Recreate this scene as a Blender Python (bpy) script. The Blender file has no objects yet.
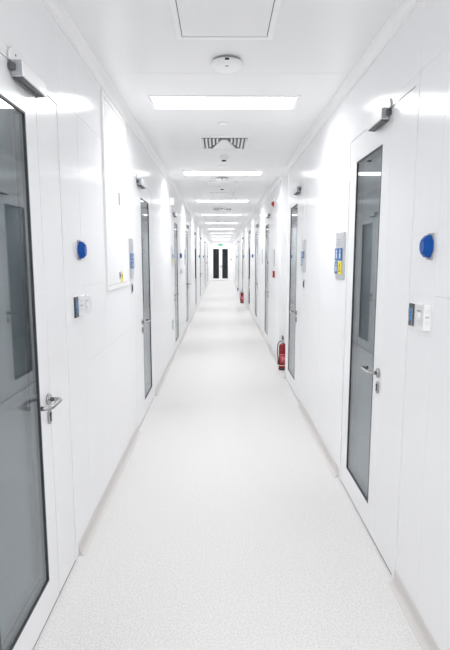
import bpy, bmesh, math, random
from mathutils import Vector, Matrix
random.seed(4)
sc = bpy.context.scene
COL = sc.collection
XL, XR, ZC = -0.77, 0.86, 2.74          # corridor walls and ceiling (metres), corridor runs along +y
Y0, Y1 = -7.6, 34.5
PI = math.pi

# ------------------------------------------------------------------ materials
def mat(name, color=(.8, .8, .8), rough=.5, metal=0., spec=.5, emit=None, estr=0., bump=None, coat=0.):
    m = bpy.data.materials.new(name); m.use_nodes = True
    nt = m.node_tree; b = nt.nodes['Principled BSDF']
    b.inputs['Base Color'].default_value = (*color, 1)
    b.inputs['Roughness'].default_value = rough
    b.inputs['Metallic'].default_value = metal
    b.inputs['Specular IOR Level'].default_value = spec
    b.inputs['Coat Weight'].default_value = coat
    if emit:
        b.inputs['Emission Color'].default_value = (*emit, 1)
        b.inputs['Emission Strength'].default_value = estr
    # every surface gets a small procedural variation of its roughness
    tc = nt.nodes.new('ShaderNodeTexCoord'); nz = nt.nodes.new('ShaderNodeTexNoise')
    nz.inputs['Scale'].default_value = 9.0; nz.inputs['Detail'].default_value = 3
    nt.links.new(tc.outputs['Object'], nz.inputs['Vector'])
    mr = nt.nodes.new('ShaderNodeMapRange')
    mr.inputs['To Min'].default_value = rough * .9; mr.inputs['To Max'].default_value = min(1, rough * 1.1)
    nt.links.new(nz.outputs['Fac'], mr.inputs['Value']); nt.links.new(mr.outputs['Result'], b.inputs['Roughness'])
    if bump:
        n2 = nt.nodes.new('ShaderNodeTexNoise'); n2.inputs['Scale'].default_value = bump[0]; n2.inputs['Detail'].default_value = 1
        mp = nt.nodes.new('ShaderNodeMapping'); mp.inputs['Scale'].default_value = bump[2]
        nt.links.new(tc.outputs['Object'], mp.inputs['Vector']); nt.links.new(mp.outputs['Vector'], n2.inputs['Vector'])
        bp = nt.nodes.new('ShaderNodeBump'); bp.inputs['Strength'].default_value = bump[1]; bp.inputs['Distance'].default_value = .02
        nt.links.new(n2.outputs['Fac'], bp.inputs['Height']); nt.links.new(bp.outputs['Normal'], b.inputs['Normal'])
    return m

def panel_mat(name, color, rough, cap, bstr):
    # painted steel panel: matt paint under a thin satin lacquer, faintly uneven
    m = bpy.data.materials.new(name); m.use_nodes = True; nt = m.node_tree; nt.nodes.clear(); N = nt.nodes.new; L = nt.links.new
    out = N('ShaderNodeOutputMaterial'); mix = N('ShaderNodeMixShader'); df = N('ShaderNodeBsdfDiffuse'); gl = N('ShaderNodeBsdfGlossy')
    df.inputs['Color'].default_value = (*color, 1); gl.distribution = 'BECKMANN'
    gl.inputs['Color'].default_value = (.97, .975, .98, 1)
    fr = N('ShaderNodeFresnel'); fr.inputs['IOR'].default_value = 1.30
    mn = N('ShaderNodeMath'); mn.operation = 'MINIMUM'; mn.inputs[1].default_value = cap
    tc = N('ShaderNodeTexCoord'); nz = N('ShaderNodeTexNoise'); nz.inputs['Scale'].default_value = 1.3; nz.inputs['Detail'].default_value = 1
    mr = N('ShaderNodeMapRange'); mr.inputs['To Min'].default_value = rough * .85; mr.inputs['To Max'].default_value = rough * 1.15
    bp = N('ShaderNodeBump'); bp.inputs['Strength'].default_value = bstr; bp.inputs['Distance'].default_value = .02
    L(tc.outputs['Object'], nz.inputs['Vector']); L(nz.outputs['Fac'], mr.inputs['Value']); L(mr.outputs['Result'], gl.inputs['Roughness'])
    L(nz.outputs['Fac'], bp.inputs['Height']); L(bp.outputs['Normal'], gl.inputs['Normal'])
    L(fr.outputs['Fac'], mn.inputs[0]); L(mn.outputs['Value'], mix.inputs['Fac']); L(df.outputs['BSDF'], mix.inputs[1]); L(gl.outputs['BSDF'], mix.inputs[2])
    L(mix.outputs['Shader'], out.inputs['Surface'])
    return m

def floor_mat():
    m = mat('speckled_vinyl', (.8, .8, .8), .42, spec=.35)
    nt = m.node_tree; b = nt.nodes['Principled BSDF']
    tc = nt.nodes.new('ShaderNodeTexCoord')
    def noise(scale, detail):
        n = nt.nodes.new('ShaderNodeTexNoise'); n.inputs['Scale'].default_value = scale; n.inputs['Detail'].default_value = detail
        nt.links.new(tc.outputs['Object'], n.inputs['Vector']); return n
    def ramp(src, pts):
        r = nt.nodes.new('ShaderNodeValToRGB'); e = r.color_ramp.elements
        e[0].position, e[0].color = pts[0][0], (*pts[0][1], 1); e[1].position, e[1].color = pts[1][0], (*pts[1][1], 1)
        nt.links.new(src, r.inputs['Fac']); return r
    r1 = ramp(noise(240, 1).outputs['Fac'], [(.36, (.58, .567, .555)), (.53, (.855, .848, .842))])
    r2 = ramp(noise(90, 2).outputs['Fac'], [(.35, (.90, .895, .89)), (.60, (1, 1, 1))])
    mx = nt.nodes.new('ShaderNodeMix'); mx.data_type = 'RGBA'; mx.blend_type = 'MULTIPLY'; mx.inputs['Factor'].default_value = 1
    nt.links.new(r1.outputs['Color'], mx.inputs['A']); nt.links.new(r2.outputs['Color'], mx.inputs['B'])
    nt.links.new(mx.outputs['Result'], b.inputs['Base Color'])
    return m

def glass_mat(name, tint, boost=1.5, refl=(.82, .845, .86)):
    m = bpy.data.materials.new(name); m.use_nodes = True; nt = m.node_tree; nt.nodes.clear()
    out = nt.nodes.new('ShaderNodeOutputMaterial'); mix = nt.nodes.new('ShaderNodeMixShader')
    tr = nt.nodes.new('ShaderNodeBsdfTransparent'); tr.inputs['Color'].default_value = (*tint, 1)
    gl = nt.nodes.new('ShaderNodeBsdfGlossy'); gl.inputs['Roughness'].default_value = 0.012
    gl.inputs['Color'].default_value = (*refl, 1)
    geo = nt.nodes.new('ShaderNodeNewGeometry'); fr = nt.nodes.new('ShaderNodeFresnel')
    mr = nt.nodes.new('ShaderNodeMapRange')            # the same index seen from inside the pane as from outside
    mr.inputs['To Min'].default_value = boost; mr.inputs['To Max'].default_value = 1 / boost
    nt.links.new(geo.outputs['Backfacing'], mr.inputs['Value']); nt.links.new(mr.outputs['Result'], fr.inputs['IOR'])
    nt.links.new(fr.outputs['Fac'], mix.inputs['Fac']); nt.links.new(tr.outputs['BSDF'], mix.inputs[1])
    nt.links.new(gl.outputs['BSDF'], mix.inputs[2]); nt.links.new(mix.outputs['Shader'], out.inputs['Surface'])
    return m

WALL = panel_mat('white_panel', (.905, .907, .914), .20, .24, .03)
ROOM = mat('room_panel', (.72, .76, .78), .4)
CEIL = panel_mat('ceiling_panel', (.895, .895, .897), .2, .09, .02)
LEAF = panel_mat('door_white', (.905, .907, .914), .20, .24, .03)
FLOOR = floor_mat()
SKIRT = mat('skirting_vinyl', (.66, .64, .62), .4)
COVE = mat('cove_white', (.90, .90, .90), .42)
GASK = mat('gasket_black', (.04, .046, .052), .45)
GLASS = glass_mat('door_glass', (.86, .895, .91), 2.2)
GLASS_END = glass_mat('dark_glass', (.6, .66, .68), 1.5)
CLEAR = glass_mat('clear_plastic', (.985, .99, .992), 1.22, (.95, .95, .95))
STEEL = mat('brushed_steel', (.44, .44, .44), .25, 1.0)
DKSTEEL = mat('keyhole_dark', (.03, .03, .03), .4)
ALU = mat('silver_aluminium', (.62, .64, .66), .35, .75)
CLOSER = mat('closer_white', (.91, .91, .91), .25, .0)
CLOSER_END = mat('closer_grey', (.42, .44, .47), .4, .2)
CLOSER_DK = mat('closer_underside', (.10, .105, .11), .5)
BLUE = mat('beacon_blue', (.001, .075, .35), .3, spec=.25)
PLASTIC = mat('white_plastic', (.91, .91, .91), .35)
GREYP = mat('grey_plastic', (.35, .36, .37), .4)
READER = mat('reader_dark', (.035, .045, .055), .25)
SCREEN = mat('reader_screen', (.01, .08, .18), .2, emit=(.03, .30, .75), estr=.18)
STICK_B = mat('sticker_blue', (.004, .12, .36), .4)
STICK_Y = mat('sticker_yellow', (.86, .72, .02), .4)
STICK_W = mat('sticker_white', (.85, .85, .85), .4)
STICK_K = mat('sticker_black', (.02, .02, .02), .4)
RED = mat('red_paint', (.25, .002, .008), .22, coat=.25)
REDP = mat('red_plastic', (.36, .002, .005), .3)
BLACK = mat('black_rubber', (.018, .018, .02), .5)
PINK = mat('extinguisher_label', (.62, .22, .24), .4)
BAND = mat('label_cream', (.80, .66, .55), .4)
GREEN = mat('sign_green', (.005, .30, .13), .4, emit=(.01, .45, .2), estr=.2)
GREENPALE = mat('sign_pale_green', (.28, .60, .46), .4)
SLATDARK = mat('duct_shade', (.10, .105, .11), .6)
SLAT = mat('vent_white', (.90, .90, .90), .4)
HATCH = mat('hatch_grey', (.87, .87, .87), .45)
HOLE = mat('dark_hole', (.03, .03, .03), .6)
LAMP = mat('lamp_diffuser', (.9, .9, .9), .4, emit=(.985, .99, 1.0), estr=3.4)
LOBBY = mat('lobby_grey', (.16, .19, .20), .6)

# ------------------------------------------------------------------ mesh building
class MB:
    """collects shapes in one bmesh; fn maps (u, v, w) to the scene before building"""
    def __init__(self, fn=None):
        self.bm = bmesh.new(); self.fn = fn or (lambda p: Vector(p))
    def box(self, a, b, bev=0., seg=1):
        t = bmesh.new()
        vs = [t.verts.new((x, y, z)) for x in (a[0], b[0]) for y in (a[1], b[1]) for z in (a[2], b[2])]
        for f in ((0, 1, 3, 2), (4, 6, 7, 5), (0, 4, 5, 1), (2, 3, 7, 6), (0, 2, 6, 4), (1, 5, 7, 3)):
            t.faces.new([vs[i] for i in f])
        if bev > 0:
            bmesh.ops.bevel(t, geom=t.edges[:], offset=bev, segments=seg, affect='EDGES', profile=.5)
        self._take(t); return self
    def _take(self, t):
        m = {}
        for v in t.verts: m[v] = self.bm.verts.new(self.fn(v.co))
        for f in t.faces:
            try: self.bm.faces.new([m[v] for v in f.verts]).smooth = f.smooth
            except ValueError: pass
        t.free()
    def loft(self, rings, cap=True, smooth=True, closed=True):
        t = bmesh.new(); R = [[t.verts.new(p) for p in r] for r in rings]; n = len(rings[0])
        for i in range(len(R) - 1):
            for j in range(n if closed else n - 1):
                k = (j + 1) % n
                f = t.faces.new((R[i][j], R[i][k], R[i + 1][k], R[i + 1][j])); f.smooth = smooth
        if cap:
            t.faces.new(R[0]); t.faces.new(R[-1][::-1])
        self._take(t); return self
    def lathe(self, prof, c=(0, 0, 0), axis=2, n=28):
        """prof: (radius, height) along axis"""
        rings = []
        for r, h in prof:
            ring = []
            for i in range(n):
                a = 2 * PI * i / n; p = [r * math.cos(a), r * math.sin(a)]
                q = p[:axis] + [h] + p[axis:] if axis < 2 else p + [h]
                ring.append((q[0] + c[0], q[1] + c[1], q[2] + c[2]))
            rings.append(ring)
        return self.loft(rings)
    def tube(self, pts, r, n=12):
        pts = [Vector(p) for p in pts]; rings = []; up = None
        for i, p in enumerate(pts):
            d = (pts[min(i + 1, len(pts) - 1)] - pts[max(i - 1, 0)]).normalized()
            if up is None: up = d.orthogonal().normalized()
            up = (up - d * up.dot(d)).normalized(); s = d.cross(up)
            rings.append([p + (up * math.cos(2 * PI * j / n) + s * math.sin(2 * PI * j / n)) * r for j in range(n)])
        return self.loft(rings)
    def prism(self, outline, axis, h0, h1, bev=0.):
        """outline of 2-D points, extruded along axis"""
        t = bmesh.new()
        def P(p, h):
            q = list(p); q.insert(axis, h); return q
        lo = [t.verts.new(P(p, h0)) for p in outline]; hi = [t.verts.new(P(p, h1)) for p in outline]; n = len(outline)
        t.faces.new(lo); t.faces.new(hi[::-1])
        for i in range(n): t.faces.new((lo[i], lo[(i + 1) % n], hi[(i + 1) % n], hi[i]))
        if bev: bmesh.ops.bevel(t, geom=t.edges[:], offset=bev, segments=2, affect='EDGES', profile=.5)
        self._take(t); return self
    def build(self, name, material, parent=None, loc=(0, 0, 0)):
        bmesh.ops.recalc_face_normals(self.bm, faces=self.bm.faces[:])
        me = bpy.data.meshes.new(name); self.bm.to_mesh(me); self.bm.free()
        me.materials.append(material)
        o = bpy.data.objects.new(name, me); COL.objects.link(o); o.location = loc
        if parent: o.parent = parent
        return o

def tag(o, label=None, cat=None, group=None, kind=None):
    if label: o['label'] = label
    if cat: o['category'] = cat
    if group: o['group'] = group
    if kind: o['kind'] = kind
    return o
def thing(name, loc, label, cat, group=None, kind=None):
    o = bpy.data.objects.new(name, None); COL.objects.link(o); o.location = loc; o.empty_display_size = .1
    return tag(o, label, cat, group, kind)
def copy_tree(o, parent=None):
    c = o.copy(); COL.objects.link(c); c.parent = parent
    for ch in list(o.children): copy_tree(ch, c)
    return c
def wallmap(side):
    """(d, u, z): d = distance out of the wall into the corridor, u = along the corridor"""
    return (lambda p: Vector((-p[0], p[1], p[2]))) if side == 'R' else (lambda p: Vector((p[0], p[1], p[2])))
def wx(side): return XR if side == 'R' else XL

# ------------------------------------------------------------------ doors: table
# side, glass near y, glass far y, handle at near (-1) or far (+1) edge of the glass
DOORS = [('L', 1.57, 2.06, +1), ('L', 4.90, 5.42, -1), ('L', 8.34, 8.92, -1), ('L', 10.98, 11.62, +1), ('L', 14.9, 15.6, -1),
         ('L', 18.3, 18.8, +1), ('L', 23.9, 24.4, -1), ('L', 28.6, 29.1, -1),
         ('R', 2.745, 3.25, -1), ('R', 5.70, 6.25, -1), ('R', 9.10, 9.70, -1), ('R', 11.85, 12.55, -1), ('R', 14.9, 15.5, -1),
         ('R', 19.6, 20.1, -1), ('R', 24.0, 24.5, -1), ('R', 28.4, 28.9, -1)]
TOP = {'L': (2.166, 2.308, 2.352), 'R': (2.196, 2.346, 2.392)}     # glass top, leaf top, frame top
def extents(side, a, b, h):
    if h < 0: lo, hi = a - .44, b + .16
    else: lo, hi = a - .16, b + .395
    return lo - .045, lo, hi, hi + .045                             # frame, leaf, leaf, frame
NICHE = (6.54, 7.27)

# ------------------------------------------------------------------ walls
def wall_side(side):
    m = MB(wallmap(side)); T = .05; g = .0011; ft = TOP[side][2]
    ds = sorted([extents(*d)[0::3] for d in DOORS if d[0] == side])
    def panel(y0, y1, z0, z1): m.box((-T, y0 + g, z0 + .0004), (0, y1 - g, z1 - .0004), .001)
    def run(y0, y1, ex=()):
        cuts = [y0]
        seams = [-6.4, -5.2, -4, -2.8, -1.6, -.4, .8, 2.78, 3.30, 4.20] if side == 'L' else [-6.4, -5.2, -4, -2.8, -1.6, -.4, .8, 1.99]
        inside = [s for s in seams if y0 + .1 < s < y1 - .1]
        n = max(1, round((y1 - y0) / 1.15))
        inside = inside or [y0 + (y1 - y0) * i / n for i in range(1, n)]
        cuts += inside + [y1]
        for a, b in zip(cuts, cuts[1:]):
            zs = [0, ft, ZC]
            if (side == 'L' and 2.7 < a < 4.3): zs = [0, 1.0, 1.435, ft, ZC]
            if (side == 'R' and b < 2.1): zs = [0, 1.445, ft, ZC]
            for z0, z1 in zip(zs, zs[1:]): panel(a, b, z0, z1)
    y = Y0
    for a, b in ds:
        if side == 'R' and y < NICHE[0] < a:
            if NICHE[0] - y > .05: run(y, NICHE[0])
            y = NICHE[1]
        if a - y > .02: run(y, a)
        panel(a, b, ft, ZC); y = b
    run(y, Y1)
    if side == 'R':                                                 # the shallow niche behind the second door
        a, b = NICHE; dp = -.42
        m.box((dp, a - .03, 0), (-T - .001, a, ZC)); m.box((dp - .04, a - .03, 0), (dp, b + .12, ZC))
        m.box((dp, b, 0), (.0008, b + .12, ZC), .022, 4)
    o = m.build('wall_left' if side == 'L' else 'wall_right', WALL, None, (wx(side), 0, 0))
    tag(o, 'white panelled corridor wall on the left, with the electrical cabinet' if side == 'L' else 'white panelled corridor wall on the right, with the fire extinguishers along it', 'wall', kind='structure')
wall_side('L'); wall_side('R')

def skirting(side):
    m = MB(wallmap(side))
    prof = [(-.004, 0), (.034, 0), (.034, .003), (.020, .006), (.011, .016), (.007, .032), (.0055, .066), (.002, .074), (-.004, .074)]
    ds = sorted([extents(*d)[0::3] for d in DOORS if d[0] == side])
    y = Y0 + .01; runs = []
    if side == 'R': ds = sorted(ds + [NICHE])
    for a, b in ds:
        if a - y > .06: runs.append((y, a))
        y = b
    runs.append((y, Y1 - .002))
    for a, b in runs:
        m.loft([[(d, a, z) for d, z in prof], [(d, b, z) for d, z in prof]], smooth=False)
    if side == 'R':
        a, b = NICHE
        m.box((-.42, a, 0), (-.405, b, .074)); m.box((-.41, b - .012, 0), (.004, b, .074))
    o = m.build('baseboard_left' if side == 'L' else 'baseboard_right', SKIRT, None, (wx(side), 0, 0))
    tag(o, 'pale grey coved vinyl skirting along the foot of the %s wall' % ('left' if side == 'L' else 'right'), 'baseboard', kind='structure')
skirting('L'); skirting('R')

def coving(side, n):
    m = MB(wallmap(side)); z = ZC
    prof = [(-.003, z + .002), (-.003, z - .052), (.005, z - .052), (.006, z - .044)]
    for i in range(9):
        a = PI / 2 * i / 8; prof.append((.008 + .036 * (1 - math.cos(a)), z - .044 + .037 * math.sin(a)))
    prof += [(.052, z - .006), (.052, z + .002)]
    runs = [(Y0 + .01, Y1 - .003)] if side == 'L' else [(Y0 + .01, NICHE[0] - .03), (NICHE[1] + .03, Y1 - .003)]
    for a, b in runs: m.loft([[(d, a, zz) for d, zz in prof], [(d, b, zz) for d, zz in prof]], smooth=False)
    o = m.build('trim_%d' % n, COVE, None, (wx(side), 0, 0))
    tag(o, 'white cove strip where the %s wall meets the ceiling' % ('left' if side == 'L' else 'right'), 'trim', kind='structure')
coving('L', 1); coving('R', 2)

# floor and ceiling
m = MB(); m.box((-3.4, Y0 - .1, -.08), (3.5, 38, 0))
tag(m.build('floor', FLOOR), 'pale speckled vinyl floor running the length of the corridor', 'floor', kind='structure')
m = MB(); y = -7.7; g = .0011
while y < 34.5:
    m.box((XL - .045, y + g, ZC), (1.30, min(y + 1.1, 34.55) - g, ZC + .05), .0016); y += 1.1
tag(m.build('ceiling', CEIL), 'glossy white panelled ceiling with fine cross seams', 'ceiling', kind='structure')

# end wall with opening, rear wall behind the camera, dim lobby beyond the end doors
ex0, ex1, etop = -.585, .515, 2.25
m = MB(); m.box((XL, Y1, 0), (ex0, Y1 + .08, ZC)); m.box((ex1, Y1, 0), (XR, Y1 + .08, ZC)); m.box((ex0, Y1, etop), (ex1, Y1 + .08, ZC))
tag(m.build('wall_end', WALL), 'white wall at the far end around the double doors', 'wall', kind='structure')
m = MB(); m.box((XL - .05, Y0 - .06, 0), (XR + .05, Y0, ZC))
tag(m.build('wall_rear', WALL), 'plain white wall closing the corridor behind the viewer', 'wall', kind='structure')
m = MB(); m.box((-1.4, 37.2, 0), (1.4, 37.26, 2.8)); m.box((-1.45, Y1 + .09, 0), (-1.39, 37.2, 2.8)); m.box((1.39, Y1 + .09, 0), (1.45, 37.2, 2.8)); m.box((-1.4, Y1 + .09, 2.74), (1.4, 37.2, 2.8))
tag(m.build('wall_lobby', LOBBY), 'dim grey lobby seen through the far double doors', 'wall', kind='structure')

# rooms behind the glass doors
def rooms(side):
    s = -1 if side == 'L' else 1; x0 = (XL - .06) if side == 'L' else (XR + .06); x1 = s * 3.3
    m = MB(); m.box((x1, Y0, 0), (x1 + s * .06, Y1, 2.74))
    ds = sorted([extents(*d)[0::3] for d in DOORS if d[0] == side])
    ys = [Y0] + [(a[1] + b[0]) / 2 for a, b in zip(ds, ds[1:])] + [Y1]
    for yy in ys:
        xa = x0 if side == 'L' or not (NICHE[0] - .1 < yy < NICHE[1] + .2) else x0 + .5
        m.box((xa, yy - .04, 0), (x1, yy + .04, 2.74))
    m.box((x0 if side == 'L' else 1.31, Y0, 2.742), (x1, Y1, 2.80))
    tag(m.build('wall_rooms_left' if side == 'L' else 'wall_rooms_right', ROOM), 'grey walls of the unlit rooms behind the %s doors' % ('left' if side == 'L' else 'right'), 'wall', kind='structure')
rooms('L'); rooms('R')

# ------------------------------------------------------------------ door builder
door_no = [0]
def make_door(side, a, b, h, label, seam=.0008):
    door_no[0] += 1
    gt, lt, ft = TOP[side]; gb = .163
    f0, l0, l1, f1 = extents(side, a, b, h)
    cy = (f0 + f1) / 2; x = wx(side)
    root = thing('door_%d' % door_no[0], (x, cy, 0), label, 'door', None, 'structure')
    W = wallmap(side)
    fn = lambda p: W((p[0], p[1] - cy, p[2]))
    D = -.002
    # frame
    fr = MB(fn)
    fr.box((-.055, f0 + .001, 0), (.002, l0 - .002, ft - .001), .0012); fr.box((-.055, l1 + .002, 0), (.002, f1 - .001, ft - .001), .0012)
    fr.box((-.055, l0 - .004, lt + .003), (.002, l1 + .004, ft - .001), .0012)
    fr.build('frame', LEAF, root)
    # active leaf with its window, and the narrow leaf beside it
    s = a - .14 if h < 0 else b + .125
    A0, A1 = (s + seam, l1) if h < 0 else (l0, s - seam)
    N0, N1 = (l0, s - seam) if h < 0 else (s + seam, l1)
    lf = MB(fn); zb = .009
    t0, t1 = -.047, D
    lf.box((t0, A0, zb), (t1, a, lt)); lf.box((t0, b, zb), (t1, A1, lt)); lf.box((t0, a, zb), (t1, b, gb)); lf.box((t0, a, gt), (t1, b, lt))
    leaf = lf.build('leaf', LEAF, root)
    MB(fn).box((t0, N0, zb), (t1, N1, lt), .001).build('side_leaf', LEAF, root)
    gk = MB(fn); w = .009
    for (y0, y1, z0, z1) in ((a, a + w, gb, gt), (b - w, b, gb, gt), (a + w, b - w, gb, gb + w), (a + w, b - w, gt - w, gt)):
        gk.box((-.046, y0 + .0005, z0 + .0005), (-.0005, y1 - .0005, z1 - .0005))
    gk.build('window_gasket', GASK, leaf)
    p = MB(fn)
    p.box((-.012, a + w, gb + w), (-.006, b - w, gt - w)); p.box((-.040, a + w, gb + w), (-.034, b - w, gt - w))
    p.build('glass_pane', GLASS, leaf)
    # black strip under both leaves, painting in the shade of the door gap
    MB(fn).box((-.04, l0 + .003, .0005), (-.004, l1 - .003, .0085)).build('bottom_gap_shade', BLACK, root)
    # lever handle, pointing over the glass
    hy = a - .095 if h < 0 else b + .095; dr = 1 if h < 0 else -1; hz = .972
    hd = MB(fn); pts = [(.008, hy, hz), (.040, hy, hz), (.050, hy + dr * .004, hz), (.056, hy + dr * .014, hz)]
    pts += [(.057, hy + dr * (.03 + .02 * i), hz) for i in range(5)] + [(.054, hy + dr * .125, hz), (.046, hy + dr * .135, hz), (.030, hy + dr * .139, hz), (.018, hy + dr * .14, hz)]
    hd.tube(pts, .0098); handle = hd.build('handle', STEEL, root)
    rs = MB(fn); rs.lathe([(.0265, -.001), (.0265, .007), (.024, .0095), (.012, .010), (.012, .012)], (0, hy, hz), 0); rs.build('rose', STEEL, handle)
    ky = hy; kz = .892; es = MB(fn); ol = []
    for i in range(24):
        an = 2 * PI * i / 24; ol.append((ky + .0155 * math.cos(an), kz + .014 * math.sin(an) + (.019 if math.sin(an) >= 0 else -.019)))
    es.prism(ol, 0, -.001, .008, .002); lock = es.build('lock_plate', STEEL, root)
    kh = MB(fn); kh.lathe([(.0085, .006), (.0085, .0105), (.006, .011)], (0, ky, kz + .012), 0, 16); kh.box((.006, ky - .003, kz - .02), (.0105, ky + .003, kz + .008)); kh.build('keyhole', DKSTEEL, lock)
    # overhead closer
    cyy = (a + .02 if h < 0 else b) - (.0 if h > 0 else (.0 if (side == 'R' and a < 4) else .10)); cz = (lt + .004) - .026
    c = MB(fn); c.box((.006, cyy - .125, cz - .028), (.046, cyy + .13, cz + .028), .003, 2)
    clo = c.build('closer', CLOSER, root)
    MB(fn).box((.005, cyy - .131, cz - .027), (.044, cyy - .1255, cz + .027), .002).build('end_cap', CLOSER_END, clo)
    u = MB(fn); u.box((.004, cyy - .12, cz - .036), (.043, cyy + .10, cz - .0285), .002); u.box((.012, cyy - .115, cz - .040), (.022, cyy + .09, cz - .036)); u.build('slide_rail', CLOSER_DK, clo)
    br = MB(fn); ol = [(cyy - .155, cz + .020)] + [(cyy - .065 - .09 * math.cos(PI * i / 12), cz + .042 + .040 * math.sin(PI * i / 12)) for i in range(13)] + [(cyy + .025, cz + .020)]
    br.prism(ol, 0, .0062, .012, .0015); brk = br.build('bracket_plate', CLOSER, clo)
    if a < 6:
        for q in (-.10, -.03): MB(fn).lathe([(.004, .0115), (.004, .0135), (.002, .014)], (0, cyy + q, cz + .052), 0, 10).build('bracket_screw', CLOSER_DK, clo)
    MB(fn).box((.0, cyy - .150, cz - .012), (.024, cyy - .133, cz + .012), .002).build('closer_arm', CLOSER_DK, clo)
    return root

LBL = {('L', 0): 'tall white door nearest on the left, its large glass cut by the photo edge',
       ('L', 1): 'white glazed door just past the electrical cabinet on the left wall',
       ('L', 2): 'white glazed door beside the low green sign, third along the left wall',
       ('L', 3): 'fourth white glazed door along the left wall, past the deep blue beacon',
       ('L', 4): 'fifth white glazed door along the left wall', ('L', 5): 'sixth white glazed door along the left wall, small in the distance',
       ('L', 6): 'seventh white glazed door along the left wall, by the far red call point', ('L', 7): 'last glazed door on the left wall before the end doors',
       ('R', 0): 'large white door nearest on the right, with a tall narrow window',
       ('R', 1): 'white glazed door on the right wall just in front of the niche',
       ('R', 2): 'white glazed door past the red call point, third along the right wall',
       ('R', 3): 'fourth white glazed door along the right wall', ('R', 4): 'fifth white glazed door on the right, this side of the far extinguisher',
       ('R', 5): 'sixth white glazed door on the right, beyond the far extinguisher', ('R', 6): 'seventh white glazed door along the right wall, very far away',
       ('R', 7): 'last glazed door on the right wall before the end doors'}
cnt = {'L': 0, 'R': 0}
for d in DOORS:
    k = (d[0], cnt[d[0]]); cnt[d[0]] += 1
    make_door(*d, LBL[k], 0.004 if k == ('L', 0) else .0006)

# double door at the far end
door_no[0] += 1
root = thing('door_%d' % door_no[0], (-.035, Y1, 0), 'white double doors with two dark tall panes at the corridor end', 'door', None, 'structure')
fn = lambda p: Vector((p[0] + .035, p[1], p[2]))
fr = MB(fn); fr.box((ex0 + .001, -.012, 0), (ex0 + .04, .07, etop - .001), .004); fr.box((ex1 - .04, -.012, 0), (ex1 - .001, .07, etop - .001), .004); fr.box((ex0 + .04, -.012, etop - .04), (ex1 - .04, .07, etop - .001), .004)
fr.build('frame', LEAF, root)
for (x0, x1, g0, g1) in ((ex0 + .042, -.037, -.535, -.135), (-.033, ex1 - .042, .085, .475)):
    l = MB(fn); l.box((x0, .0, .008), (g0, .045, etop - .043)); l.box((g1, .0, .008), (x1, .045, etop - .043)); l.box((g0, 0, .008), (g1, .045, .127)); l.box((g0, 0, 2.15), (g1, .045, etop - .043))
    leaf = l.build('leaf', LEAF, root)
    gk = MB(fn); w = .02
    for (xx0, xx1, z0, z1) in ((g0, g0 + w, .127, 2.15), (g1 - w, g1, .127, 2.15), (g0 + w, g1 - w, .127, .127 + w), (g0 + w, g1 - w, 2.15 - w, 2.15)): gk.box((xx0, -.001, z0), (xx1, .044, z1))
    gk.build('window_gasket', GASK, leaf)
    MB(fn).box((g0 + w, .018, .127 + w), (g1 - w, .026, 2.15 - w)).build('glass_pane', GLASS_END, leaf)
hd = MB(fn); hd.tube([(.03, -.002, .98), (.03, -.05, .98), (.02, -.055, .98), (-.09 + .0, -.055, .98), (-.1, -.04, .98)], .012); handle = hd.build('handle', STEEL, root)
MB(fn).box((.008, -.008, .86), (.052, .0, 1.04), .003).build('lock_plate', STEEL, root)

# ------------------------------------------------------------------ wall devices
def at(side, y, z): return (wx(side) + (.001 if side == 'R' else -.001), y, z)
ORD = ['', 'first', 'second', 'third', 'fourth', 'fifth', 'sixth', 'seventh']

def beacon(side, y, z, label):
    r = thing('alarm_beacon', at(side, y, z), label, 'alarm beacon', 'blue alarm beacons on the walls'); fn = wallmap(side)
    MB(fn).box((0, -.030, -.054), (.007, .030, .054), .003, 2).build('mounting_plate', GREYP, r)
    def octo(ry, rz, d): 
        c = .42
        return [(d, ry, rz * c), (d, ry * c, rz), (d, -ry * c, rz), (d, -ry, rz * c), (d, -ry, -rz * c), (d, -ry * c, -rz), (d, ry * c, -rz), (d, ry, -rz * c)]
    b = MB(fn); b.loft([octo(.038, .045, .007), octo(.038, .045, .022), octo(.035, .041, .026), octo(.022, .028, .039)], smooth=False); b.build('lens', BLUE, r)
    for q in (-.0495, .0495): MB(fn).lathe([(.0035, .006), (.0035, .0085), (.002, .009)], (0, 0, q), 0, 10).build('screw', STEEL, r)
    return r
beacon('L', 2.73, 1.637, 'blue octagonal alarm beacon above the card reader on the left wall')
beacon('R', 2.055, 1.643, 'large blue octagonal alarm beacon nearest the camera, on the right wall')
beacon('L', 9.44, 1.62, 'deep blue beacon past the third door on the left wall')
beacon('L', 17.6, 1.62, 'small blue beacon before the sixth door on the left wall')
beacon('L', 21.6, 1.62, 'tiny blue beacon past the sixth door on the left wall')
beacon('L', 27.6, 1.62, 'farthest tiny blue beacon on the left wall')
beacon('R', 13.4, 1.63, 'blue beacon past the fourth door on the right wall')
beacon('R', 18.9, 1.62, 'small blue beacon before the sixth door on the right wall')
beacon('R', 26.2, 1.62, 'farthest tiny blue beacon on the right wall')

def reader(side, y, z, label, w=.07, h=.115):
    r = thing('card_reader', at(side, y, z), label, 'card reader', 'dark card readers beside the doors'); fn = wallmap(side)
    MB(fn).box((0, -w / 2 - .006, -h / 2 - .006), (.006, w / 2 + .006, h / 2 + .006), .002).build('back_plate', PLASTIC, r)
    MB(fn).box((.006, -w / 2, -h / 2), (.014, w / 2, h / 2), .002).build('body', READER, r)
    MB(fn).box((.0142, -w * .30, -h * .28), (.0150, w * .30, h * .32)).build('screen', SCREEN, r)
    k = MB(fn)
    for i in range(3): k.box((.0148, -w * .18, -h * .16 + i * h * .15), (.0156, w * .18, -h * .09 + i * h * .15))
    k.build('screen_marks', STICK_B, r)
reader('L', 2.61, 1.338, 'dark card reader with blue display left of a white release box', .06, .11)
reader('R', 2.20, 1.345, 'dark card reader with blue display beside the right door release box', .05, .10)

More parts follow.
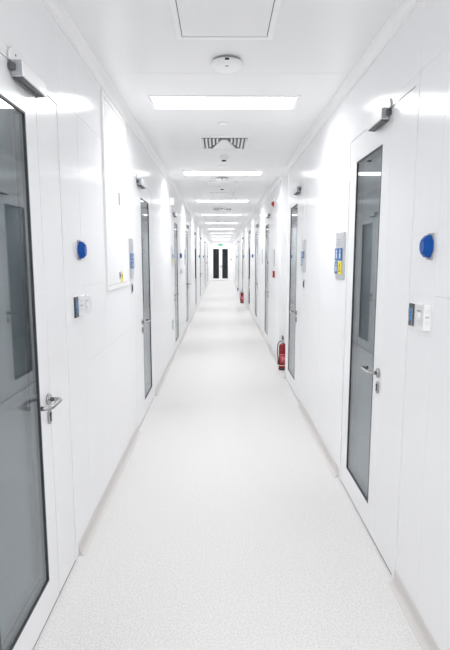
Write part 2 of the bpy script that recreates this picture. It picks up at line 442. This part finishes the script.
def release(side, y, z, label):
    r = thing('release_button', at(side, y, z), label, 'release button', 'white emergency release boxes with clear flaps'); fn = wallmap(side)
    MB(fn).box((0, -.045, -.055), (.030, .045, .055), .004, 2).build('housing', PLASTIC, r)
    d = MB(fn); d.box((.0315, -.030, -.034), (.0335, .030, .034), .001); d.box((.006, -.0465, .020), (.026, -.0445, .034)); d.box((.006, -.0465, -.030), (.026, -.0445, -.012)); d.build('button_face', STICK_W, r)
    b = MB(fn); b.lathe([(.016, .033), (.016, .037), (.013, .039)], (0, 0, 0), 0, 20); b.build('push_disc', PLASTIC, r)
    MB(fn).box((.0336, -.022, .021), (.0342, .022, .028)).build('marking', GREYP, r); MB(fn).box((.008, -.0462, -.002), (.024, -.0448, .006)).build('side_marking', ALU, r)
    c = MB(fn); c.loft([[(.034, -.040, -.048), (.034, .040, -.048), (.034, .040, .048), (.034, -.040, .048)],
                        [(.046, -.038, -.046), (.046, .038, -.046), (.046, .038, .046), (.046, -.038, .046)],
                        [(.052, -.030, -.038), (.052, .030, -.038), (.052, .030, .038), (.052, -.030, .038)]], smooth=False)
    c.build('clear_flap', CLEAR, r)
    hg = MB(fn); hg.box((.030, -.036, .050), (.040, .036, .057), .002); hg.build('hinge', PLASTIC, r)
release('L', 2.735, 1.338, 'white release box with clear flap under the left blue beacon')
release('R', 2.06, 1.352, 'white release box with clear flap under the large right beacon')
release('L', 9.44, 1.33, 'small white release box under the deep blue beacon past the third left door')

def person(m, cy, cz, s, d):
    """small generic figure pictogram: a head and a trunk"""
    m.lathe([(s * .16, d), (s * .16, d + .0004)], (0, cy, cz + s * .30), 0, 14)
    m.prism([(cy - s * .22, cz + s * .10), (cy + s * .22, cz + s * .10), (cy + s * .16, cz - s * .38), (cy - s * .16, cz - s * .38)], 0, d, d + .0004)
def sign(side, y, z, label, stickers, w=.25, hh=.315, dep=.012):
    """holder with stickers: (column 0 = far side, row, colour)"""
    r = thing('sign_holder', at(side, y, z), label, 'sign holder', 'metal sign holders beside the doors'); fn = wallmap(side)
    n = 9; front = []; 
    for i in range(n): 
        u = -w / 2 + w * i / (n - 1); front.append((dep + .008 * (1 - (2 * u / w) ** 2), u))
    ol = [(0.001, -w / 2)] + front + [(0.001, w / 2)]
    m = MB(fn); m.loft([[(d, u, -hh / 2) for d, u in ol], [(d, u, hh / 2) for d, u in ol]], smooth=False); m.build('plate', ALU, r)
    for z0, z1 in ((hh / 2, hh / 2 + .008), (-hh / 2 - .008, -hh / 2)): MB(fn).box((.001, -w / 2 + .01, z0), (dep + .003, w / 2 - .01, z1), .001).build('end_cap', ALU, r)
    if stickers:
        l = MB(fn)
        for q in (0, 1, 2): l.box((dep + .0078, -.045 * (1 if q else .6), hh * .36 - q * .018), (dep + .0088, .045, hh * .36 - q * .018 + .005))
        l.build('heading_lines', GREYP, r)
    sz = w * .40
    for (cc, row, col) in stickers:
        cy = w / 2 - .012 - sz / 2 - cc * (sz + .004); cz = .012 - row * (sz * .88 + .006); d = dep + .0085
        st = MB(fn); st.box((dep - .004, cy - sz / 2, cz - sz * .44), (d, cy + sz / 2, cz + sz * .44)); 
        so = st.build('sticker', {'b': STICK_B, 'y': STICK_Y}[col], r)
        pc = MB(fn)
        if col == 'b': person(pc, cy, cz, sz * .75, d); pc.build('pictogram', STICK_W, so)
        else:
            q = sz * .36
            pc.prism([(cy - q, cz - q * .75), (cy + q, cz - q * .75), (cy, cz + q)], 0, d, d + .0004); pc.build('pictogram', STICK_K, so)
            qq = q * .62; p2 = MB(fn); p2.prism([(cy - qq, cz - q * .55), (cy + qq, cz - q * .55), (cy, cz + qq * .8)], 0, d + .0004, d + .0008); p2.build('triangle_fill', STICK_Y, so)
sign('R', 3.585, 1.606, 'metal sign holder with three blue stickers and a yellow warning, near right', [(0, 0, 'b'), (1, 0, 'b'), (0, 1, 'b'), (1, 1, 'y')])
sign('L', 4.265, 1.588, 'silver sign holder with blue stickers beside the electrical cabinet', [(0, 0, 'b'), (1, 0, 'b'), (0, 1, 'b'), (1, 1, 'b')], w=.17)
sign('R', 5.18, 1.61, 'metal sign holder with blue stickers above a small dark switch, second on the right', [(0, 0, 'b'), (1, 0, 'b'), (0, 1, 'b')], w=.20)
sign('L', 7.88, 1.60, 'sign holder with blue and yellow stickers before the third left door', [(0, 0, 'b'), (1, 0, 'b'), (0, 1, 'b'), (1, 1, 'y')], w=.18)
sign('L', 10.62, 1.60, 'small sign holder with blue stickers before the fourth left door', [(0, 0, 'b'), (1, 0, 'b')], w=.18)
sign('R', 8.05, 1.585, 'plain narrow grey sign holder above the red call point', [], w=.08, hh=.26)
sign('R', 10.35, 1.61, 'plain grey sign holder beyond the third door on the right wall', [], w=.10, hh=.30)

def switch(side, y, z, label):
    r = thing('wall_switch', at(side, y, z), label, 'switch', 'small dark wall switches under the sign holders'); fn = wallmap(side)
    MB(fn).box((0, -.03, -.045), (.006, .03, .045), .002).build('plate', GREYP, r)
    MB(fn).box((.006, -.018, -.030), (.011, .018, .030), .002).build('rocker', READER, r)
switch('L', 4.30, 1.334, 'small dark grey switch under the left sign holder by the cabinet')
switch('R', 5.155, 1.322, 'small dark grey switch under the second right sign holder')

# electrical cabinet
r = thing('electrical_cabinet', (XL, 3.735, 1.375), 'tall white electrical cabinet with a yellow hazard mark on the left wall', 'cabinet'); fn = wallmap('L')
w2, hh = .39, 1.285
f = MB(fn)
for (u0, u1, z0, z1) in ((-w2, -w2 + .03, 0, hh), (w2 - .03, w2, 0, hh), (-w2 + .03, w2 - .03, 0, .03), (-w2 + .03, w2 - .03, hh - .03, hh)): f.box((0, u0, z0), (.015, u1, z1))
f.build('frame', PLASTIC, r)
MB(fn).box((0, -w2 + .03, .03), (.004, w2 - .03, hh - .03)).build('back_panel', GREYP, r)
for (u0, u1) in ((-w2 + .033, .068), (.071, w2 - .033)):
    dr = MB(fn).box((.004, u0, .033), (.013, u1, hh - .033), .001).build('cabinet_door', LEAF, r)
MB(fn).box((.013, .040, .605), (.020, .062, .70), .003).build('flush_handle', GREYP, r)
lk = MB(fn).box((.013, -.005, .062), (.018, .030, .115), .002).build('lock_plate', GREYP, r)
MB(fn).lathe([(.008, .0175), (.008, .0205)], (0, .012, .088), 0, 14).build('keyhole', STICK_K, lk)
st = MB(fn).prism([(.036, .038), (.150, .038), (.093, .135)], 0, .013, .0140).build('hazard_sticker', STICK_Y, r)
bz = MB(fn).prism([(.100, .115), (.080, .078), (.092, .078), (.084, .050), (.108, .088), (.096, .088)], 0, .0140, .0144).build('lightning_mark', STICK_K, st)
lp = MB(fn).box((.013, -.33, 1.19), (.0145, -.27, 1.23)).build('name_plate', STICK_W, r)
ln = MB(fn)
for q in range(2): ln.box((.0145, -.323, 1.20 + q * .013), (.0148, -.277, 1.205 + q * .013))
ln.build('plate_lines', GREYP, lp)

# small speaker box high on the left wall
r = thing('wall_speaker', at('L', 7.72, 2.43), 'small white box high on the left wall above the low green sign', 'speaker'); fn = wallmap('L')
MB(fn).box((0, -.06, -.055), (.06, .06, .055), .008, 3).build('housing', PLASTIC, r)
g_ = MB(fn)
for q in range(5): g_.box((.0595, -.04, -.034 + q * .016), (.0612, .04, -.029 + q * .016))
g_.build('grille', GREYP, r)

# low green exit sign on the left wall
r = thing('exit_sign', at('L', 7.86, .535), 'low pale green exit sign near the floor on the left wall', 'sign'); fn = wallmap('L')
MB(fn).box((0, -.11, -.075), (.012, .11, .075), .002).build('plate', ALU, r)
fc = MB(fn).box((.012, -.10, -.066), (.0135, .10, .066)).build('sign_face', GREENPALE, r)
def runner(m, cu, cz, s, d, flip=1):
    P = lambda u, v: (cu + flip * u * s, cz + v * s)
    m.lathe([(s * .10, d), (s * .10, d + .001)], (0, cu + flip * .10 * s, cz + .40 * s), 0, 12)
    for poly in ([(-.12, .24), (.12, .28), (.08, -.05), (-.10, -.05)], [(-.12, .24), (-.34, .06), (-.28, .0), (-.06, .16)], [(.10, .24), (.32, .10), (.28, .03), (.06, .16)],
                 [(-.10, -.05), (.0, -.05), (-.14, -.30), (-.36, -.42), (-.38, -.34), (-.20, -.24)], [(.0, -.05), (.08, -.05), (.24, -.20), (.22, -.46), (.13, -.46), (.14, -.24)]):
        m.prism([P(*q) for q in poly], 0, d, d + .001)
m = MB(fn); runner(m, -.045, 0, .09, .0135, 1); m.build('running_figure', STICK_W, fc); MB(fn).prism([(.02, .012), (.055, .012), (.055, .03), (.09, 0), (.055, -.03), (.055, -.012), (.02, -.012)], 0, .0135, .0145).build('arrow', STICK_W, fc)

# exit sign above the end doors (faces the camera)
r = thing('exit_sign', (-.03, Y1, 2.42), 'small lit green exit sign above the far double doors', 'sign')
fn2 = lambda p: Vector((p[1], -p[0], p[2]))
MB(fn2).box((0, -.17, -.075), (.03, .17, .075), .004).build('housing', PLASTIC, r)
fc = MB(fn2).box((.03, -.155, -.062), (.032, .155, .062)).build('sign_face', GREEN, r)
m = MB(fn2); runner(m, -.07, 0, .10, .032, 1); m.build('running_figure', STICK_W, fc); MB(fn2).prism([(.02, .012), (.07, .012), (.07, .03), (.12, 0), (.07, -.03), (.07, -.012), (.02, -.012)], 0, .032, .033).build('arrow', STICK_W, fc)

# fire alarm devices
r = thing('fire_alarm_strobe', at('R', 8.12, 2.44), 'red fire alarm sounder high on the right wall past the niche', 'fire alarm'); fn = wallmap('R')
MB(fn).box((0, -.05, -.045), (.012, .05, .105), .004, 2).build('back_box', PLASTIC, r)
MB(fn).lathe([(.040, .012), (.040, .028), (.035, .042), (.020, .052), (.005, .055)], (0, 0, 0), 0, 24).build('lens', REDP, r)
MB(fn).box((.012, -.02, -.062), (.022, .02, -.045), .002).build('bracket', GREYP, r)
def callpoint(loc, fn, label):
    r = thing('call_point', loc, label, 'call point', 'red fire alarm call points')
    MB(fn).box((0, -.045, -.052), (.032, .045, .052), .005, 2).build('housing', REDP, r)
    MB(fn).box((.032, -.026, -.024), (.0335, .026, .028), .001).build('break_glass', STICK_W, r)
    MB(fn).lathe([(.011, .0335), (.011, .0345)], (0, 0, .002), 0, 14).build('push_dot', STICK_K, r)
callpoint(at('R', 8.03, 1.325), wallmap('R'), 'red square call point on the right wall past the niche')
callpoint(at('L', 26.7, 1.30), wallmap('L'), 'tiny red call point far along the left wall')
callpoint((.70, Y1 + .001, 1.43), fn2, 'tiny red call point on the end wall right of the double doors')

# ------------------------------------------------------------------ fire extinguishers
def extinguisher(loc, label):
    r = thing('fire_extinguisher', loc, label, 'fire extinguisher', 'red fire extinguishers on the floor'); R_ = .062
    MB().lathe([(R_ - .004, .028), (R_, .034), (R_, .345), (.058, .368), (.046, .388), (.030, .399), (.019, .404), (.017, .412)], n=36).build('body', RED, r)
    MB().lathe([(.056, 0), (.0625, .002), (.0625, .030), (.058, .032)], n=36).build('base_ring', BLACK, r)
    v = MB(); v.lathe([(.018, .408), (.020, .412), (.020, .424), (.014, .428), (.014, .445), (.016, .447), (.016, .458), (.008, .462)], n=20); v.tube([(0, 0, .436), (-.034, -.006, .436)], .009); valve = v.build('valve', STEEL, r)
    ga = MB(fn2); ga.lathe([(.014, .012), (.014, .024), (.012, .026)], (0, 0, .436), 0, 16); ga.build('gauge', ALU, valve)
    h = MB(); h.box((-.011, -.012, .458), (.011, .092, .466), .003); h.build('carry_handle', BLACK, r)
    h2 = MB(); h2.prism([(-.010, .466), (.030, .476), (.100, .500), (.100, .507), (.026, .490), (-.010, .478)], 0, -.010, .010, .002); h2.build('squeeze_lever', BLACK, r)
    pts = []
    P = [(-.034, -.006, .436), (-.052, -.012, .432), (-.072, -.018, .405), (-.083, -.022, .36), (-.0855, -.024, .30), (-.082, -.024, .24), (-.0745, -.024, .19), (-.0715, -.024, .15)]
    for i in range(len(P) - 1):
        p0, p1, p2, p3 = (Vector(P[max(i - 1, 0)]), Vector(P[i]), Vector(P[i + 1]), Vector(P[min(i + 2, len(P) - 1)]))
        for j in range(5):
            t = j / 5; pts.append(.5 * ((2 * p1) + (p2 - p0) * t + (2 * p0 - 5 * p1 + 4 * p2 - p3) * t * t + (3 * p1 - p0 - 3 * p2 + p3) * t ** 3))
    pts.append(Vector(P[-1])); hs = MB(); hs.tube(pts, .0075); hose = hs.build('hose', BLACK, r)
    n = MB(); n.lathe([(.0085, .085), (.0105, .09), (.0105, .14), (.008, .155)], (-.0715, -.024, 0), 2, 14); n.build('nozzle', BLACK, hose)
    # printed label wrapped on the front of the body, facing -y
    def wrap(z0, z1, a0, a1, rr):
        m = MB(); rings = []
        for i in range(15):
            a = a0 + (a1 - a0) * i / 14; c, s = math.cos(a), math.sin(a)
            rings.append([(R_ * c, R_ * s, z0), (rr * c, rr * s, z0), (rr * c, rr * s, z1), (R_ * c, R_ * s, z1)])
        return m.loft(rings)
    lab = wrap(.115, .225, -PI * .80, -PI * .12, R_ + .0006).build('label', mat_label, r)
    wrap(.235, .245, -PI * .84, -PI * .08, R_ + .0006).build('label_stripe', PINK, r)
    wrap(.070, .079, -PI * .98, -PI * .02, R_ + .0008).build('lower_band', BAND, r)
    pc = wrap(.135, .205, -PI * .62, -PI * .50, R_ + .0010); pc.build('label_picture', PINK, lab)
    pc = wrap(.150, .195, -PI * .42, -PI * .30, R_ + .0010); pc.build('label_picture', PINK, lab)
    pn = MB(); pn.tube([(.016 * math.cos(a), .03, .478 + .016 * math.sin(a)) for a in [2 * PI * i / 16 for i in range(17)]], .002, 6); pn.build('safety_ring', STEEL, r)
    return r
mat_label = mat('label_red', (.50, .05, .06), .4)
e1 = extinguisher((.882, 6.97, 0), 'red fire extinguisher half hidden behind the niche corner on the right')
e1.scale = (.95,) * 3; e2 = copy_tree(e1); e2.location = (.735, 17.37, 0); tag(e2, 'far red fire extinguisher standing clear on the floor by the right wall')

# small blue bin on the floor far away
r = thing('small_bin', (.80, 23.6, 0), 'tiny blue bin on the floor beyond the far extinguisher', 'bin')
MB().loft([[(-.02, -.02, 0), (.02, -.02, 0), (.02, .02, 0), (-.02, .02, 0)], [(-.024, -.024, .15), (.024, -.024, .15), (.024, .024, .15), (-.024, .024, .15)]], smooth=False).build('body', mat('bin_blue', (.03, .16, .40), .4), r)
MB().box((-.027, -.027, .15), (.027, .027, .163), .003).build('lid', GREYP, r)

# ------------------------------------------------------------------ ceiling fixtures
LY = [-6.2, -2.9, .45, 3.885, 7.03, 10.42, 13.80, 17.15, 20.85, 24.4, 27.9, 31.0, 33.5]  # the rearmost light is an unseen addition that evens out the near brightness
def light(y, label):
    r = thing('ceiling_light', (.025, y, ZC), label, 'ceiling light', 'panel lights along the ceiling'); w, l = .545, .155
    f = MB()
    for (a, b, c, d) in ((-w, -w + .022, -l, l), (w - .022, w, -l, l), (-w + .022, w - .022, -l, -l + .012), (-w + .022, w - .022, l - .012, l)): f.box((a, c, -.008), (b, d, 0))
    f.build('frame', PLASTIC, r)
    MB().box((-w + .022, -l + .012, -.006), (w - .022, l - .012, -.001)).build('diffuser', LAMP, r)
    # area lamp added under the diffuser carries most of the panel's light downwards
    L = bpy.data.lights.new('lamp', 'AREA'); L.shape = 'RECTANGLE'; L.size = 1.04; L.size_y = .28; L.energy = 10.5; L.spread = math.radians(162); L.color = (.985, .99, 1)
    lo = bpy.data.objects.new('lamp', L); COL.objects.link(lo); lo.parent = r; lo.location = (0, 0, -.0068)
    return r
l0 = light(LY[3], 'widest bright white panel light, nearest in the ceiling, past the round access point')
LN = {-1: 'unseen white panel light added farthest behind the viewer', 0: 'white panel light behind the viewer', 1: 'white panel light overhead just out of the photo', 3: 'second panel light from the camera, just past the louvred vent',
      4: 'third panel light counted from the camera', 5: 'fourth panel light counted from the camera', 6: 'fifth panel light counted from the camera', 7: 'sixth panel light counted from the camera',
      8: 'seventh panel light counted from the camera', 9: 'eighth panel light counted from the camera', 10: 'ninth panel light counted from the camera', 11: 'farthest panel light, closest to the end doors'}
for i, y in enumerate(LY):
    if i == 3: continue
    c = copy_tree(l0); c.location = (.025, y, ZC); c['label'] = LN[i - 1]

def hatch(x, y0, y1, w, label, mt=HATCH):
    r = thing('ceiling_hatch', (x, (y0 + y1) / 2, ZC), label, 'ceiling hatch', 'flush square hatches in the ceiling'); l = (y1 - y0) / 2; w /= 2; f = MB(); t = .028
    for (a, b, c, d) in ((-w - t, -w, -l - t, l + t), (w, w + t, -l - t, l + t), (-w, w, -l - t, -l), (-w, w, l, l + t)): f.box((a, c, -.010), (b, d, 0), .002)
    f.build('frame', PLASTIC, r)
    MB().box((-w + .004, -l + .004, -.006), (w - .004, l - .004, -.002)).build('panel', mt, r)
    MB().box((-w, -l, -.002), (w, l, 0)).build('shadow_gap', HOLE, r)
hatch(.02, 2.26, 2.76, .445, 'grey square ceiling hatch at the top of the photo')
hatch(.03, 7.78, 8.10, .40, 'faint ceiling hatch just past the second panel light')

def vent(y0, y1, label):
    r = thing('ceiling_vent', (.035, (y0 + y1) / 2, ZC), label, 'air vent', 'louvred air vents in the ceiling'); w, l = .238, (y1 - y0) / 2; f = MB(); t = .014
    for (a, b, c, d) in ((-w, -w + t, -l, l), (w - t, w, -l, l), (-w + t, w - t, -l, -l + t), (-w + t, w - t, l - t, l)): f.box((a, c, -.014), (b, d, 0), .003)
    f.build('frame', SLAT, r)
    MB().box((-w + t, -l + t, -.0025), (w - t, l - t, -.0005)).build('duct_shade_plate', SLATDARK, r)  # flat plate on the closed ceiling, the duct's darkness put into its colour
    ya, yb = -l + t + .055, l - t - .002
    for sg in (-1, 1):
        for k in range(5):
            u = sg * (w - t - .018 - k * .036); y_b2 = yb if k < 2 else ya + (yb - ya) * (1 - .2 * (k - 1))
            s = MB(); s.loft([[(u - .002, yy, -.003), (u + .002, yy, -.003), (u + sg * .014 + .003, yy, -.013), (u + sg * .014 - .003, yy, -.013)] for yy in (ya, yb if y_b2 > yb - .01 else y_b2)], smooth=False)
            s.build('slat', SLAT, r)
    MB().prism([(-.125, yb), (.125, yb), (.028, ya + .05), (-.028, ya + .05)], 2, -.012, -.004).build('centre_plate', SLAT, r)
    for k in range(2):
        yy = yb - .07 - .08 * k; hw = .085 - .03 * k
        MB().box((-hw, yy, -.0135), (hw, yy + .006, -.012)).build('cross_slat', SLAT, r)
    return r
vent(4.93, 5.46, 'square louvred air vent in the ceiling between the two nearest panel lights')
vent(11.9, 12.4, 'small louvred ceiling vent between the third and fourth panel lights')
vent(16.0, 16.5, 'far louvred ceiling vent just before the fifth panel light')
hatch(.035, 9.15, 9.62, .40, 'faint flush ceiling hatch before the third panel light', SLAT)

def ap(x, y, label):
    r = thing('access_point', (x, y, ZC), label, 'access point', 'round white wireless access points')
    MB().lathe([(.080, 0), (.080, -.012), (.076, -.014)], n=36).build('mount', GREYP, r)
    b = MB().lathe([(.078, -.012), (.091, -.016), (.0935, -.024), (.090, -.036), (.078, -.044), (.050, -.047), (.004, -.048)], n=40).build('cover', PLASTIC, r)
    MB().lathe([(.010, -.0470), (.010, -.0482)], (0, -.045, .0), 2, 16).build('emblem', GREYP, r)
    MB().box((-.012, -.096, -.031), (.012, -.088, -.021)).build('port', HOLE, r)
ap(.036, 3.09, 'round white access point disc near the first panel light')
ap(.018, 7.45, 'small round access point just past the second panel light')

def detector(x, y, label):
    r = thing('smoke_detector', (x, y, ZC), label, 'smoke detector', 'smoke detectors along the ceiling')
    MB().lathe([(.050, 0), (.050, -.014), (.046, -.020)], n=28).build('base', PLASTIC, r)
    MB().lathe([(.042, -.020), (.044, -.026), (.040, -.040), (.030, -.046)], n=28).build('head', PLASTIC, r)
    MB().lathe([(.026, -.046), (.026, -.056), (.02, -.058)], n=24).build('sensor', HOLE, r)
detector(.034, 5.88, 'white smoke detector with dark tip between the nearest vent and second light')
detector(.02, 8.30, 'small smoke detector past the second panel light')
detector(.02, 11.5, 'small smoke detector before the second louvred vent')
detector(.03, 18.8, 'tiny smoke detector past the fifth panel light')

def cap(x, y, label):
    r = MB().lathe([(.040, 0), (.040, -.003), (.036, -.005), (.004, -.0055)], n=28).build('sprinkler_cover', SLAT, None, (x, y, ZC))
    tag(r, label, 'sprinkler cover', 'flat round sprinkler covers in the ceiling')
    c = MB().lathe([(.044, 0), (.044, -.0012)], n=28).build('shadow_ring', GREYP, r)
cap(.02, 4.47, 'flat round sprinkler cover between the nearest light and louvred vent')
cap(.015, 6.48, 'flat round sprinkler cover just before the second panel light')

# ------------------------------------------------------------------ world, camera, view
w = bpy.data.worlds.new('World'); sc.world = w; w.use_nodes = True
w.node_tree.nodes['Background'].inputs['Color'].default_value = (.5, .55, .6, 1); w.node_tree.nodes['Background'].inputs['Strength'].default_value = .0
cam = bpy.data.cameras.new('camera'); co = bpy.data.objects.new('camera', cam); COL.objects.link(co); sc.camera = co
F = 497.0; cam.sensor_fit = 'VERTICAL'; cam.sensor_height = 36.0; cam.lens = F * 36.0 / 650.0
cam.clip_start = .02; cam.clip_end = 200
co.location = (0, 0, 1.6)
pitch = math.atan(68 / F); yaw = math.atan(4 / F)
co.rotation_euler = (PI / 2 - pitch, 0, -yaw)
sc.view_settings.view_transform = 'Standard'; sc.view_settings.look = 'None'; sc.view_settings.gamma = 1; sc.view_settings.use_curve_mapping = False
sc.view_settings.exposure = 0.50
sc.cycles.max_bounces = 14; sc.cycles.diffuse_bounces = 8; sc.cycles.glossy_bounces = 8; sc.cycles.transparent_max_bounces = 24
sc.cycles.caustics_reflective = True
